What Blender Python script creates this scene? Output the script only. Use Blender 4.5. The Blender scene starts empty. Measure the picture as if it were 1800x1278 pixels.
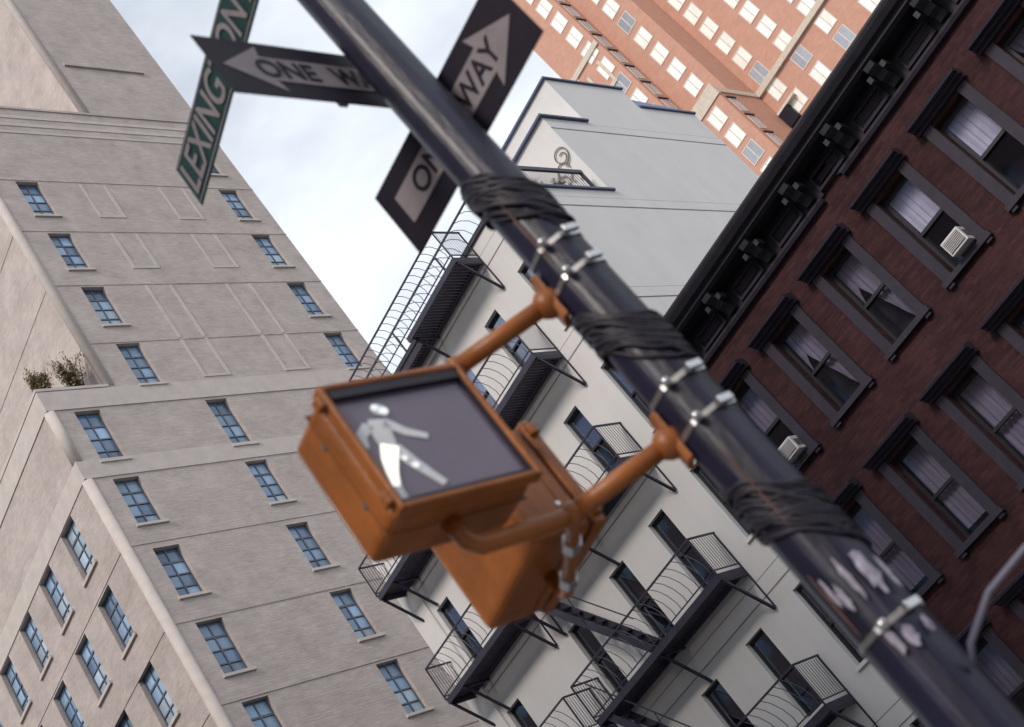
import bpy, bmesh, math, random
from mathutils import Vector, Matrix
random.seed(7)
C = bpy.context.scene.collection
SC = bpy.context.scene
R = math.radians
EYE = 1.6                                   # height of the camera above the pavement

# ------------------------------------------------------------------ camera
cam_d = bpy.data.cameras.new('camera'); cam = bpy.data.objects.new('camera', cam_d); C.objects.link(cam)
right = Vector((0.69275212, -0.45989916, -0.5555063))
down = Vector((-0.05769539, 0.73246703, -0.67835337))
fwd = Vector((0.7188642, 0.50198089, 0.48088403))
cam.matrix_world = Matrix(((right.x, -down.x, -fwd.x, 0), (right.y, -down.y, -fwd.y, 0), (right.z, -down.z, -fwd.z, EYE), (0, 0, 0, 1)))
cam_d.sensor_fit = 'HORIZONTAL'; cam_d.sensor_width = 40.8; cam_d.lens = 40.8 * 2388.19 / 1800
cam_d.clip_start = 0.05; cam_d.clip_end = 2000
cam_d.dof.use_dof = True; cam_d.dof.focus_distance = 32; cam_d.dof.aperture_fstop = 3.6
SC.camera = cam

# ------------------------------------------------------------------ sky and sun
sun_dir = Vector((-0.76, -0.22, 0.61)).normalized()
w = bpy.data.worlds.new('World'); SC.world = w; w.use_nodes = True
nt = w.node_tree; nt.nodes.clear()
out = nt.nodes.new('ShaderNodeOutputWorld'); bg = nt.nodes.new('ShaderNodeBackground'); bg.inputs[1].default_value = 0.12
sky = nt.nodes.new('ShaderNodeTexSky'); sky.sky_type = 'NISHITA'; sky.sun_disc = False
sky.sun_elevation = math.asin(sun_dir.z); sky.sun_rotation = math.atan2(sun_dir.x, sun_dir.y); sky.air_density = 1.0; sky.dust_density = 2.0
tc = nt.nodes.new('ShaderNodeTexCoord'); mp = nt.nodes.new('ShaderNodeMapping'); mp.inputs['Scale'].default_value = (1, 1, 2.2); mp.inputs['Location'].default_value = (3.1, 0.4, 0)
no = nt.nodes.new('ShaderNodeTexNoise'); no.inputs['Scale'].default_value = 2.6; no.inputs['Detail'].default_value = 6; no.inputs['Roughness'].default_value = 0.55
ra = nt.nodes.new('ShaderNodeValToRGB'); ra.color_ramp.elements[0].position = 0.36; ra.color_ramp.elements[0].color = (.5, .5, .5, 1); ra.color_ramp.elements[1].position = 0.62
mx = nt.nodes.new('ShaderNodeMix'); mx.data_type = 'RGBA'
mx.inputs[7].default_value = (6.5, 6.85, 7.3, 1)
L = nt.links.new
L(tc.outputs['Generated'], mp.inputs['Vector']); L(mp.outputs[0], no.inputs['Vector']); L(no.outputs['Fac'], ra.inputs[0]); L(ra.outputs[0], mx.inputs[0])
L(sky.outputs[0], mx.inputs[6]); L(mx.outputs[2], bg.inputs[0]); L(bg.outputs[0], out.inputs[0])
sd = bpy.data.lights.new('sun', 'SUN'); sd.energy = 1.7; sd.angle = R(14); sd.color = (1, .89, .79)
sun = bpy.data.objects.new('sun', sd); C.objects.link(sun); sun.rotation_euler = sun_dir.to_track_quat('Z', 'Y').to_euler(); sun.location = sun_dir * 100
SC.view_settings.view_transform = 'Standard'; SC.view_settings.look = 'None'; SC.view_settings.gamma = 1; SC.view_settings.exposure = 0.4
SC.view_settings.use_curve_mapping = False

# ------------------------------------------------------------------ materials
def mat(name, col, rough=.7, metal=0, var=.12, vscale=3, bump=0, bscale=40, stretch=(1, 1, 1), spec=.5, rnd=0, streak=0):
    m = bpy.data.materials.new(name); m.use_nodes = True; n = m.node_tree.nodes; l = m.node_tree.links.new
    b = n['Principled BSDF']; b.inputs['Roughness'].default_value = rough; b.inputs['Metallic'].default_value = metal
    b.inputs['Specular IOR Level'].default_value = spec
    t = n.new('ShaderNodeTexCoord'); mpn = n.new('ShaderNodeMapping'); mpn.inputs['Scale'].default_value = stretch
    l(t.outputs['Object'], mpn.inputs['Vector'])
    a = n.new('ShaderNodeTexNoise'); a.inputs['Scale'].default_value = vscale; a.inputs['Detail'].default_value = 8; a.inputs['Roughness'].default_value = .6
    l(mpn.outputs[0], a.inputs['Vector'])
    r = n.new('ShaderNodeValToRGB'); e = r.color_ramp.elements
    e[0].position = .3; e[1].position = .7
    e[0].color = (*[c * (1 - var) for c in col], 1); e[1].color = (*[min(1, c * (1 + var)) for c in col], 1)
    l(a.outputs['Fac'], r.inputs[0]); src = r.outputs[0]
    if streak:                                           # rain streaks running down the surface
        mp2 = n.new('ShaderNodeMapping'); mp2.inputs['Scale'].default_value = (3, 3, .12); l(t.outputs['Object'], mp2.inputs['Vector'])
        s = n.new('ShaderNodeTexNoise'); s.inputs['Scale'].default_value = 2; s.inputs['Detail'].default_value = 5; l(mp2.outputs[0], s.inputs['Vector'])
        r2 = n.new('ShaderNodeValToRGB'); r2.color_ramp.elements[0].position = .45; r2.color_ramp.elements[1].position = .75
        r2.color_ramp.elements[0].color = (1, 1, 1, 1); r2.color_ramp.elements[1].color = (1 - streak, 1 - streak, 1 - streak * .9, 1)
        l(s.outputs['Fac'], r2.inputs[0])
        k = n.new('ShaderNodeMix'); k.data_type = 'RGBA'; k.blend_type = 'MULTIPLY'; k.inputs[0].default_value = 1
        l(src, k.inputs[6]); l(r2.outputs[0], k.inputs[7]); src = k.outputs[2]
    if rnd:
        oi = n.new('ShaderNodeObjectInfo'); mr = n.new('ShaderNodeMapRange'); mr.inputs[3].default_value = 1 - rnd; mr.inputs[4].default_value = 1 + rnd
        l(oi.outputs['Random'], mr.inputs[0])
        k = n.new('ShaderNodeMix'); k.data_type = 'RGBA'; k.blend_type = 'MULTIPLY'; k.inputs[0].default_value = 1
        l(src, k.inputs[6]); l(mr.outputs[0], k.inputs[7]); src = k.outputs[2]
    l(src, b.inputs['Base Color'])
    if bump:
        c = n.new('ShaderNodeTexNoise'); c.inputs['Scale'].default_value = bscale; c.inputs['Detail'].default_value = 5
        l(mpn.outputs[0], c.inputs['Vector'])
        bp = n.new('ShaderNodeBump'); bp.inputs['Strength'].default_value = bump; bp.inputs['Distance'].default_value = .03
        l(c.outputs['Fac'], bp.inputs['Height']); l(bp.outputs[0], b.inputs['Normal'])
    return m

def brick_mat(name, c1, c2, mortar, scale=1.0, bw=.22, bh=.075, face='W', bump=.5, patch=.25):
    """brick courses; face 'W' lies in the Y-Z plane, 'S' in the X-Z plane"""
    m = bpy.data.materials.new(name); m.use_nodes = True; n = m.node_tree.nodes; l = m.node_tree.links.new
    b = n['Principled BSDF']; b.inputs['Roughness'].default_value = .85; b.inputs['Specular IOR Level'].default_value = .2
    t = n.new('ShaderNodeTexCoord'); s = n.new('ShaderNodeSeparateXYZ'); co = n.new('ShaderNodeCombineXYZ'); ad = n.new('ShaderNodeMath'); ad.operation = 'ADD'
    l(t.outputs['Object'], s.inputs[0]); l(s.outputs['X'], ad.inputs[0]); l(s.outputs['Y'], ad.inputs[1])
    l(ad.outputs[0], co.inputs[0]); l(s.outputs['Z'], co.inputs[1])
    k = n.new('ShaderNodeTexBrick'); k.inputs['Scale'].default_value = scale; k.inputs['Brick Width'].default_value = bw; k.inputs['Row Height'].default_value = bh
    k.inputs['Mortar Size'].default_value = .007; k.inputs['Mortar Smooth'].default_value = .3; k.inputs['Bias'].default_value = 0
    k.inputs['Color1'].default_value = (*c1, 1); k.inputs['Color2'].default_value = (*c2, 1); k.inputs['Mortar'].default_value = (*mortar, 1)
    l(co.outputs[0], k.inputs['Vector'])
    a = n.new('ShaderNodeTexNoise'); a.inputs['Scale'].default_value = .9; a.inputs['Detail'].default_value = 9; a.inputs['Roughness'].default_value = .65; l(t.outputs['Object'], a.inputs['Vector'])
    r = n.new('ShaderNodeMapRange'); r.inputs[1].default_value = .3; r.inputs[2].default_value = .7; r.inputs[3].default_value = 1 - patch; r.inputs[4].default_value = 1 + patch
    l(a.outputs['Fac'], r.inputs[0])
    x = n.new('ShaderNodeMix'); x.data_type = 'RGBA'; x.blend_type = 'MULTIPLY'; x.inputs[0].default_value = 1
    l(k.outputs['Color'], x.inputs[6]); l(r.outputs[0], x.inputs[7])
    # blotchy darker and lighter bricks
    mp2 = n.new('ShaderNodeMapping'); mp2.inputs['Scale'].default_value = (1.2, 1.2, 5); l(t.outputs['Object'], mp2.inputs['Vector'])
    a2 = n.new('ShaderNodeTexNoise'); a2.inputs['Scale'].default_value = 2.2; a2.inputs['Detail'].default_value = 6; a2.inputs['Roughness'].default_value = .8; l(mp2.outputs[0], a2.inputs['Vector'])
    r3 = n.new('ShaderNodeMapRange'); r3.inputs[1].default_value = .35; r3.inputs[2].default_value = .65; r3.inputs[3].default_value = 1 - patch * .6; r3.inputs[4].default_value = 1 + patch * .6; l(a2.outputs['Fac'], r3.inputs[0])
    x2 = n.new('ShaderNodeMix'); x2.data_type = 'RGBA'; x2.blend_type = 'MULTIPLY'; x2.inputs[0].default_value = 1
    l(x.outputs[2], x2.inputs[6]); l(r3.outputs[0], x2.inputs[7])
    l(x2.outputs[2], b.inputs['Base Color'])
    ma = n.new('ShaderNodeMath'); ma.operation = 'ADD'; l(k.outputs['Fac'], ma.inputs[0]); 
    mu = n.new('ShaderNodeMath'); mu.operation = 'MULTIPLY'; mu.inputs[1].default_value = -1.6; l(a2.outputs['Fac'], mu.inputs[0]); l(mu.outputs[0], ma.inputs[1])
    bp = n.new('ShaderNodeBump'); bp.invert = True; bp.inputs['Strength'].default_value = bump; bp.inputs['Distance'].default_value = .02
    l(ma.outputs[0], bp.inputs['Height']); l(bp.outputs[0], b.inputs['Normal'])
    return m

def glass_mat(name, fac=.28, tint=(.75, .8, .9)):
    m = bpy.data.materials.new(name); m.use_nodes = True; n = m.node_tree.nodes; l = m.node_tree.links.new; n.remove(n['Principled BSDF'])
    t = n.new('ShaderNodeBsdfTransparent'); t.inputs[0].default_value = (*tint, 1)
    g = n.new('ShaderNodeBsdfGlossy'); g.inputs['Roughness'].default_value = .04; g.inputs['Color'].default_value = (.8, .86, .95, 1)
    x = n.new('ShaderNodeMixShader'); x.inputs[0].default_value = fac
    l(t.outputs[0], x.inputs[1]); l(g.outputs[0], x.inputs[2]); l(x.outputs[0], n['Material Output'].inputs['Surface'])
    c = n.new('ShaderNodeTexCoord'); no_ = n.new('ShaderNodeTexNoise'); no_.inputs['Scale'].default_value = 1.5; l(c.outputs['Object'], no_.inputs['Vector'])
    bp = n.new('ShaderNodeBump'); bp.inputs['Strength'].default_value = .05; bp.inputs['Distance'].default_value = .02; l(no_.outputs['Fac'], bp.inputs['Height']); l(bp.outputs[0], g.inputs['Normal'])
    return m

def glow_mat(name, col, s):
    m = bpy.data.materials.new(name); m.use_nodes = True; b = m.node_tree.nodes['Principled BSDF']
    b.inputs['Base Color'].default_value = (*col, 1); b.inputs['Emission Color'].default_value = (*col, 1); b.inputs['Emission Strength'].default_value = s
    return m

M = dict(
    tall=brick_mat('buff_brick', (.475, .418, .39), (.43, .375, .352), (.455, .405, .38), bw=.3, bh=.1, bump=.6, patch=.15),
    tall_stone=mat('buff_stone', (.485, .435, .405), .8, var=.1, vscale=2, bump=.1),
    tall_frame=mat('steel_sash_paint', (.10, .12, .16), .5),
    tall_pane_pale=mat('pale_window_glass', (.36, .46, .56), .15, var=.2, vscale=.8, spec=.6, rnd=.25), tall_pane_dark=mat('dark_window_glass', (.10, .17, .28), .08, var=.3, vscale=.8, spec=.7, rnd=.4),  # paler and darker pane copies, the sky's blue painted in as well
    tall_pane=mat('sky_tint_window_glass', (.23, .35, .50), .12, var=.25, vscale=.8, spec=.6, rnd=.42),  # blue of the reflected sky is put into the base colour
    white=mat('white_stucco', (.66, .65, .645), .8, var=.035, vscale=1.2, bump=.06, bscale=25, streak=.04),
    white_trim=mat('white_painted_trim', (.68, .665, .65), .7, var=.04),
    flash=mat('blue_grey_flashing', (.075, .09, .16), .5, metal=.2),
    iron=mat('black_iron_paint', (.032, .028, .05), .5, var=.3),
    dark_frame=mat('dark_sash_paint', (.02, .019, .026), .5),
    glass=glass_mat('window_glass', .16), glass_hi=glass_mat('window_glass_bright', .5),
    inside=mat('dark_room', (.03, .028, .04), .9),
    blind=mat('pale_blue_blind', (.36, .42, .50), .8, var=.06, rnd=.2),
    glass_dim=glass_mat('dim_window_glass', .07, (.85, .85, .92)),
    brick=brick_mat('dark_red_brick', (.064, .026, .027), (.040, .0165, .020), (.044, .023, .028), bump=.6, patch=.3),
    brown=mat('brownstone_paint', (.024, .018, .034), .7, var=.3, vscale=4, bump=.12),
    brown_dark=mat('cornice_paint', (.017, .016, .025), .55, var=.35, vscale=3),
    curtain=mat('grey_curtain', (.33, .30, .325), .9, var=.2, vscale=2, stretch=(6, 6, .6), rnd=.15),
    curtain_hi=mat('white_curtain', (.85, .85, .86), .9, var=.08, vscale=3),
    orange_brick=brick_mat('orange_brick', (.53, .30, .225), (.49, .27, .20), (.50, .32, .26), bw=.6, bh=.2, bump=.1, patch=.06),
    cast=mat('cast_stone', (.55, .48, .40), .8),
    tower_blind=mat('white_window_blind', (.88, .87, .80), .6, var=.12, vscale=.6, rnd=.1),
    tower_grey=mat('grey_window_glass', (.30, .33, .37), .3, var=.15, rnd=.2),
    tower_frame=mat('pale_window_frame', (.62, .56, .52), .6),
    pole=mat('black_pole_paint', (.011, .0105, .030), .42, var=.5, vscale=12, bump=.12, bscale=30, stretch=(1, 1, .3)),
    cable=mat('black_cable', (.011, .009, .02), .55, var=.4, vscale=20),
    cable_grey=mat('grey_cable', (.10, .10, .15), .5),
    steel=mat('stainless_steel', (.55, .55, .56), .3, metal=.9, var=.08, vscale=30),
    orange=mat('orange_signal_paint', (.30, .094, .017), .45, var=.26, vscale=5, bump=.12, bscale=45, streak=.3),
    joint=mat('open_joint', (.27, .27, .28), .9), tarp=mat('blue_roof_sheet', (.22, .29, .46), .6),
    orange_seam=mat('grimy_seam', (.16, .06, .02), .7),
    lens=mat('smoked_lens', (.15, .12, .175), .2, var=.1, vscale=2),
    lens_edge=mat('black_gasket_and_shade', (.012, .01, .02), .5),
    ghost=mat('unlit_pictogram', (.70, .71, .74), .4, var=.1, vscale=20),
    lit=glow_mat('lit_pictogram', (1, .97, .82), .75), lit_dim=glow_mat('lit_bulb', (.82, .88, .9), .45),
    sign_black=mat('sign_black', (.011, .008, .018), .55, var=.25, vscale=6, spec=.2),
    sign_white=mat('dull_sign_white', (.23, .205, .225), .55, var=.16, vscale=5, spec=.2),  # white sign faces and letters set to a mottled dull grey
    sign_green=mat('sign_green', (.012, .044, .047), .55, var=.2, vscale=6, spec=.25),
    ac=mat('air_conditioner_enamel', (.62, .60, .62), .5), ac_dark=mat('air_conditioner_grille', (.12, .10, .12), .6),
    leaf=mat('dry_leaf', (.33, .265, .15), .8, var=.55, vscale=6, rnd=.3), twig=mat('bark', (.08, .055, .045), .9), planter=mat('planter_paint', (.05, .035, .06), .7),
    vine=mat('grey_vine', (.20, .18, .16), .9), paper=mat('torn_paper', (.30, .28, .36), .75, var=.5, vscale=30),
    rust=mat('rust_drip', (.12, .06, .05), .8), road=mat('asphalt', (.05, .05, .052), .9, bump=.2), pave=mat('concrete_paving', (.30, .29, .28), .85, bump=.1),
    line=mat('road_paint', (.75, .73, .68), .7), earth=mat('city_ground', (.16, .15, .15), .95), far_wall=mat('opposite_wall', (.17, .13, .12), .85, var=.15),
)

# ------------------------------------------------------------------ mesh helpers
class MB:
    def __init__(s): s.v = []; s.f = []
    def add(s, vs, fs):
        k = len(s.v); s.v += [tuple(p) for p in vs]; s.f += [tuple(i + k for i in f) for f in fs]; return s
    def hexa(s, p):                         # p: 4 bottom, 4 top
        return s.add(p, [(3, 2, 1, 0), (4, 5, 6, 7), (0, 1, 5, 4), (1, 2, 6, 5), (2, 3, 7, 6), (3, 0, 4, 7)])
    def box(s, x0, x1, y0, y1, z0, z1):
        return s.hexa([(x0, y0, z0), (x1, y0, z0), (x1, y1, z0), (x0, y1, z0), (x0, y0, z1), (x1, y0, z1), (x1, y1, z1), (x0, y1, z1)])
    def quad(s, a, b, c, d): return s.add([a, b, c, d], [(0, 1, 2, 3)])
    def bar(s, p, q, a=.02, b=None, up=(0, 0, 1)):
        p = Vector(p); q = Vector(q); b = a if b is None else b; d = (q - p).normalized(); u = Vector(up)
        if abs(d.dot(u)) > .95: u = Vector((0, 1, 0))
        x = d.cross(u).normalized() * a / 2; y = x.normalized().cross(d) * b / 2
        return s.hexa([p - x - y, p + x - y, p + x + y, p - x + y, q - x - y, q + x - y, q + x + y, q - x + y])
    def tube(s, pts, r, n=8, caps=True, closed=False):
        pts = [Vector(p) for p in pts]; m = len(pts); rr = r if isinstance(r, (list, tuple)) else [r] * m; k = len(s.v); pu = None
        for i, p in enumerate(pts):
            if closed: d = pts[(i + 1) % m] - pts[i - 1]
            else: d = pts[min(i + 1, m - 1)] - pts[max(i - 1, 0)]
            d.normalize()
            if pu is None:
                u = Vector((0, 0, 1)) if abs(d.z) < .9 else Vector((1, 0, 0))
            else: u = pu
            x = d.cross(u).normalized(); y = x.cross(d).normalized(); pu = y
            for j in range(n):
                a = 2 * math.pi * j / n; s.v.append(tuple(p + (x * math.cos(a) + y * math.sin(a)) * rr[i]))
        for i in range(m if closed else m - 1):
            for j in range(n):
                a = k + i * n + j; b = k + i * n + (j + 1) % n; i2 = (i + 1) % m; s.f.append((a, b, k + i2 * n + (j + 1) % n, k + i2 * n + j))
        if caps and not closed:
            s.f.append(tuple(k + j for j in range(n))[::-1]); s.f.append(tuple(k + (m - 1) * n + j for j in range(n)))
        return s
    def ball(s, c, r, n=10):
        c = Vector(c)
        return s.tube([c + Vector((0, 0, -r * math.cos(math.pi * i / 6))) for i in range(7)], [max(.0005, r * math.sin(math.pi * i / 6)) for i in range(7)], n)
    def prism(s, poly, f, t0, t1):          # poly [(u, w)] pushed from depth t0 to t1, f maps (u, depth, w) to a point
        n = len(poly); k = [f(u, t0, w_) for u, w_ in poly] + [f(u, t1, w_) for u, w_ in poly]
        return s.add(k, [tuple(range(n)), tuple(range(2 * n - 1, n - 1, -1))] + [(i, i + n, (i + 1) % n + n, (i + 1) % n) for i in range(n)])
    def mesh(s, name, m, shift=(0, 0, 0), smooth=False):
        me = bpy.data.meshes.new(name); sx, sy, sz = shift
        me.from_pydata([(x - sx, y - sy, z - sz) for x, y, z in s.v], [], s.f); me.materials.append(m)
        if smooth: me.polygons.foreach_set('use_smooth', [True] * len(me.polygons))
        me.update(); return me

WL = {}
def root(name, label, cat, loc=(0, 0, 0), group=None, rotz=0):
    o = bpy.data.objects.new(name, None); C.objects.link(o); o.location = loc; o.rotation_euler = (0, 0, rotz); o.empty_display_size = .2
    o['label'] = label; o['category'] = cat
    if group: o['group'] = group
    WL[o.name] = Vector(loc); return o
def inst(name, me, parent=None, loc=(0, 0, 0), rotz=0, bevel=0):
    o = bpy.data.objects.new(name, me); C.objects.link(o)
    if parent: o.parent = parent
    o.location = loc; o.rotation_euler = (0, 0, rotz)
    if bevel:
        b = o.modifiers.new('bevel', 'BEVEL'); b.width = bevel; b.segments = 3; b.limit_method = 'ANGLE'; b.angle_limit = R(40)
    return o
def part(name, mb, m, parent, smooth=False, bevel=0, kind=None):     # mesh given in world coordinates under a thing that is only moved, not turned
    o = inst(name, mb.mesh(name, m, WL[parent.name], smooth), parent, bevel=bevel); WL[o.name] = WL[parent.name]
    if kind: o['kind'] = kind
    return o
def local(name, mb, m, parent, smooth=False, bevel=0): return inst(name, mb.mesh(name, m, smooth=smooth), parent, bevel=bevel)
def struct(name, mb, m):
    o = inst(name, mb.mesh(name, m)); o['kind'] = 'structure'; return o
def thing(name, mb, m, label, cat, loc, group=None, smooth=False):
    o = inst(name, mb.mesh(name, m, loc, smooth), None, loc); o['label'] = label; o['category'] = cat; WL[o.name] = Vector(loc)
    if group: o['group'] = group
    return o

def fS(X0, Y0): return lambda u, v, w_: (X0 + u, Y0 + v, w_)        # face looking to -Y: u runs to +X, v goes in
def fW(X0, Y0): return lambda u, v, w_: (X0 + v, Y0 - u, w_)        # face looking to -X: u runs to -Y, v goes in
def wall(mb, f, u0, u1, w0, w1, holes, depth):
    us = sorted({u0, u1, *[h[0] for h in holes], *[h[1] for h in holes]}); ws = sorted({w0, w1, *[h[2] for h in holes], *[h[3] for h in holes]})
    for a, b in zip(us, us[1:]):
        for c, d in zip(ws, ws[1:]):
            if not any(h[0] <= a and b <= h[1] and h[2] <= c and d <= h[3] for h in holes):
                mb.quad(f(a, 0, c), f(b, 0, c), f(b, 0, d), f(a, 0, d))
    for a, b, c, d in holes:
        mb.quad(f(a, 0, c), f(b, 0, c), f(b, depth, c), f(a, depth, c)); mb.quad(f(a, 0, d), f(a, depth, d), f(b, depth, d), f(b, 0, d))
        mb.quad(f(a, 0, c), f(a, depth, c), f(a, depth, d), f(a, 0, d)); mb.quad(f(b, 0, c), f(b, 0, d), f(b, depth, d), f(b, depth, c))
def shell(mb, x0, x1, y0, y1, z0, z1, skip=''):                     # box without the faces named in skip
    p = [(x0, y0, z0), (x1, y0, z0), (x1, y1, z0), (x0, y1, z0), (x0, y0, z1), (x1, y0, z1), (x1, y1, z1), (x0, y1, z1)]
    for k, q in dict(B=(3, 2, 1, 0), T=(4, 5, 6, 7), S=(0, 1, 5, 4), E=(1, 2, 6, 5), N=(2, 3, 7, 6), W=(3, 0, 4, 7)).items():
        if k not in skip: mb.quad(*[p[i] for i in q])

def text_mesh(s, wid, hei, m, depth=.002):                          # letters as a flat mesh, u right, w up, lower left at 0
    cu = bpy.data.curves.new('lettering', 'FONT'); cu.body = s; cu.extrude = depth; cu.offset = .012
    o = bpy.data.objects.new('lettering', cu); C.objects.link(o)
    dg = bpy.context.evaluated_depsgraph_get(); me = bpy.data.meshes.new_from_object(o.evaluated_get(dg)); bpy.data.objects.remove(o)
    xs = [v.co.x for v in me.vertices]; ys = [v.co.y for v in me.vertices]; sx = wid / (max(xs) - min(xs)); sy = hei / (max(ys) - min(ys)); mx_, my = min(xs), min(ys)
    for v in me.vertices: v.co = ((v.co.x - mx_) * sx, -v.co.z, (v.co.y - my) * sy)
    me.materials.clear(); me.materials.append(m); me.name = 'lettering'; return me

# ------------------------------------------------------------------ ground and street
struct('ground', MB().quad((-400, -400, -.16), (500, -400, -.16), (500, 500, -.16), (-400, 500, -.16)), M['earth'])
struct('road', MB().quad((4.1, -300, -.13), (17.2, -300, -.13), (17.2, 300, -.13), (4.1, 300, -.13)), M['road'])
b = MB()
for k in range(-20, 20): b.box(10.55, 10.7, k * 9, k * 9 + 3, -.126, -.122)
struct('road_marking', b, M['line'])
struct('pavement', MB().box(-4, 3.95, -300, 300, -.15, 0), M['pave'])
struct('pavement', MB().box(17.35, 20.98, -300, 300, -.15, 0), M['pave'])
struct('kerb', MB().box(3.95, 4.1, -300, 300, -.15, .004), M['tall_stone'])
struct('kerb', MB().box(17.2, 17.35, -300, 300, -.15, .004), M['tall_stone'])

# the row of houses on the photographer's side of the avenue
def row_house(y0, y1, h, label):
    t = root('row_house', label, 'building', (-9, (y0 + y1) / 2, 0), 'row houses behind the camera')
    b = MB(); f = lambda u, v, w_: (-4.2 - v, y0 + u, w_); hs = []
    n = int((y1 - y0) / 2.6)
    for i in range(n):
        for k in range(1, int(h / 3.4)): hs.append((1 + i * 2.6, 2.1 + i * 2.6, k * 3.4 + .8, k * 3.4 + 2.6))
    wall(b, f, 0, y1 - y0, 0, h, hs, .25); shell(b, -16, -4.2, y0, y1, 0, h, 'BE'); part('wall', b, M['far_wall'], t)
    part('cornice', MB().box(-4.2, -3.6, y0, y1 - .02, h - .7, h + .1), M['brown_dark'], t)
    b = MB()
    for a_, b_, c_, d_ in hs: b.quad(f(a_, .2, c_), f(b_, .2, c_), f(b_, .2, d_), f(a_, .2, d_))
    part('window', b, M['tall_pane'], t, kind='stuff')
row_house(-46, -8, 15, 'dull brown row house behind the camera, nearer the side street')
row_house(2, 54, 29, 'taller brown row house on the near side of the avenue')

# ------------------------------------------------------------------ tall buff building (far left)
Z = lambda z: z + EYE
TB = root('office_tower', 'tall pale buff brick building with blue steel windows and stepped setbacks', 'building', (28, 40, 0))
low_c = [(21.88, .92), (26.88, .88), (31.88, .88)]
S_win = []                                                          # (x, z, width, height) windows on the face towards us
for x, wd in low_c:
    S_win.append((x, Z(25.95), wd, 2.25))
    for k in range(8): S_win.append((x, Z(23.2 - 2.945 * k), wd, 1.95))
for z in (29.2, 32.28, 35.38): S_win.append((24.82, Z(z), .92, 2.1))
for z in (29.2, 32.32, 35.45, 38.55, 41.7): S_win.append((34.05, Z(z), .92, 2.1))
S_win.append((24.82, Z(38.55), .92, 2.1))
W_win = []                                                          # windows on the street face: (y of left side, z)
for z in (23.3, 20.4, 17.45, 14.5, 11.55):
    for y in (32.65, 35.03, 37.4, 39.8, 42.2): W_win.append((y, Z(z), 1.05, 1.95))
b = MB(); zt1, zt2, zt3 = Z(29.18), Z(45.6), Z(66)
sh = [(x - 21, x - 21 + wd, z, z + h) for x, z, wd, h in S_win]
wall(b, fS(21, 30), 0, 14.9, 0, zt1, [h for h in sh if h[3] < zt1], .3)
wall(b, fS(21, 30), 2.6, 14.9, zt1, zt2, [h for h in sh if zt1 - .2 < h[2] < zt2], .3)
wall(b, fS(21, 30), 9.0, 14.9, zt2, zt3, [], .3)
wall(b, fW(21, 52), 0, 22, 0, zt1, [(52 - y, 52 - y + wd, z, z + h) for y, z, wd, h in W_win], .3)
shell(b, 21, 35.9, 30, 52, 0, zt1, 'BSW'); shell(b, 23.6, 35.9, 30, 52, zt1, zt2, 'BS'); shell(b, 30, 35.9, 30, 52, zt2, zt3, 'BS')
part('wall', b, M['tall'], TB)
def tall_window(wd, h):
    fr = MB(); e = .045; fr.box(0, e, .15, .23, 0, h); fr.box(wd - e, wd, .15, .23, 0, h); fr.box(e, wd - e, .15, .23, 0, e); fr.box(e, wd - e, .15, .23, h - e, h)
    fr.box(wd / 2 - .022, wd / 2 + .022, .16, .22, e, h - e); rows = [0, .235, .48, .73, 1]
    for q in rows[1:-1]:
        for a, c in ((e, wd / 2 - .022), (wd / 2 + .022, wd - e)): fr.box(a, c, .158, .218, h * q - (.035 if q > .7 else .022), h * q + (.035 if q > .7 else .022))
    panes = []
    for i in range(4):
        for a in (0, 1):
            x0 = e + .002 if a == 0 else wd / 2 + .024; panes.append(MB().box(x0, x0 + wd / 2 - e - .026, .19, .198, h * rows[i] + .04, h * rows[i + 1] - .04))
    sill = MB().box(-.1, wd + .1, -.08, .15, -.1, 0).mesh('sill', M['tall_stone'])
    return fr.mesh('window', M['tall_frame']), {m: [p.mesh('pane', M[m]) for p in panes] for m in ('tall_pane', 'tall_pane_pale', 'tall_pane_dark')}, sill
types = {}
def put_tall(x, y, z, wd, h, rz):
    if (wd, h) not in types: types[wd, h] = tall_window(wd, h)
    fr, panes, sill = types[wd, h]
    o = inst('window', fr, TB, Vector((x, y, z)) - WL[TB.name], rz)
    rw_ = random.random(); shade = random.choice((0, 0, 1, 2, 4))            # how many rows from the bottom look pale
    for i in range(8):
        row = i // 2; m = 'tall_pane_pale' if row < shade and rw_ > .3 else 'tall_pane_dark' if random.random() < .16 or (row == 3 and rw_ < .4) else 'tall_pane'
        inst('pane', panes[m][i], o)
    inst('sill', sill, o)
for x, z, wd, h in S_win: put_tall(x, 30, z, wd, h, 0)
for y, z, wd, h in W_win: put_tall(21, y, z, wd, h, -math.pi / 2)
def course(z, h, p, x0=21, m='tall_stone', street=True):
    i = .16 if h < .12 else -p
    b = MB().box(x0 + i, 35.9, 30 - p, 30, Z(z), Z(z) + h)
    if street: b.box(x0 - p, x0, 30 + max(0, i), 52, Z(z), Z(z) + h)
    part('string_course', b, M[m], TB)
for z in (13.45, 16.4, 19.36, 22.42): course(z, .09, .02, m='tall')
course(25.28, .75, .03); course(28.32, .85, .035)
for z in (31.36, 34.46, 37.58, 40.72): course(z, .08, .02, 23.6, 'tall')
for z, h in ((43.9, .14), (44.4, .2), (44.95, .2)): course(z, h, .025, 23.6)
course(45.6, .14, .045, 23.6, 'tall'); 
part('string_course', MB().box(30.6, 34.6, 29.9, 30, Z(49.4), Z(49.4) + .2), M['tall'], TB)
for x in (27.45, 28.5, 31.05, 32.15):                               # pale surrounds of the bricked-up windows
    for z0, z1 in ((29.35, 31.34), (31.46, 34.4), (35.4, 37.5), (38.5, 40.6)): part('pale_strip', MB().box(x, x + .13, 29.975, 30, Z(z0), Z(z1)), M['tall_stone'], TB)
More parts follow.
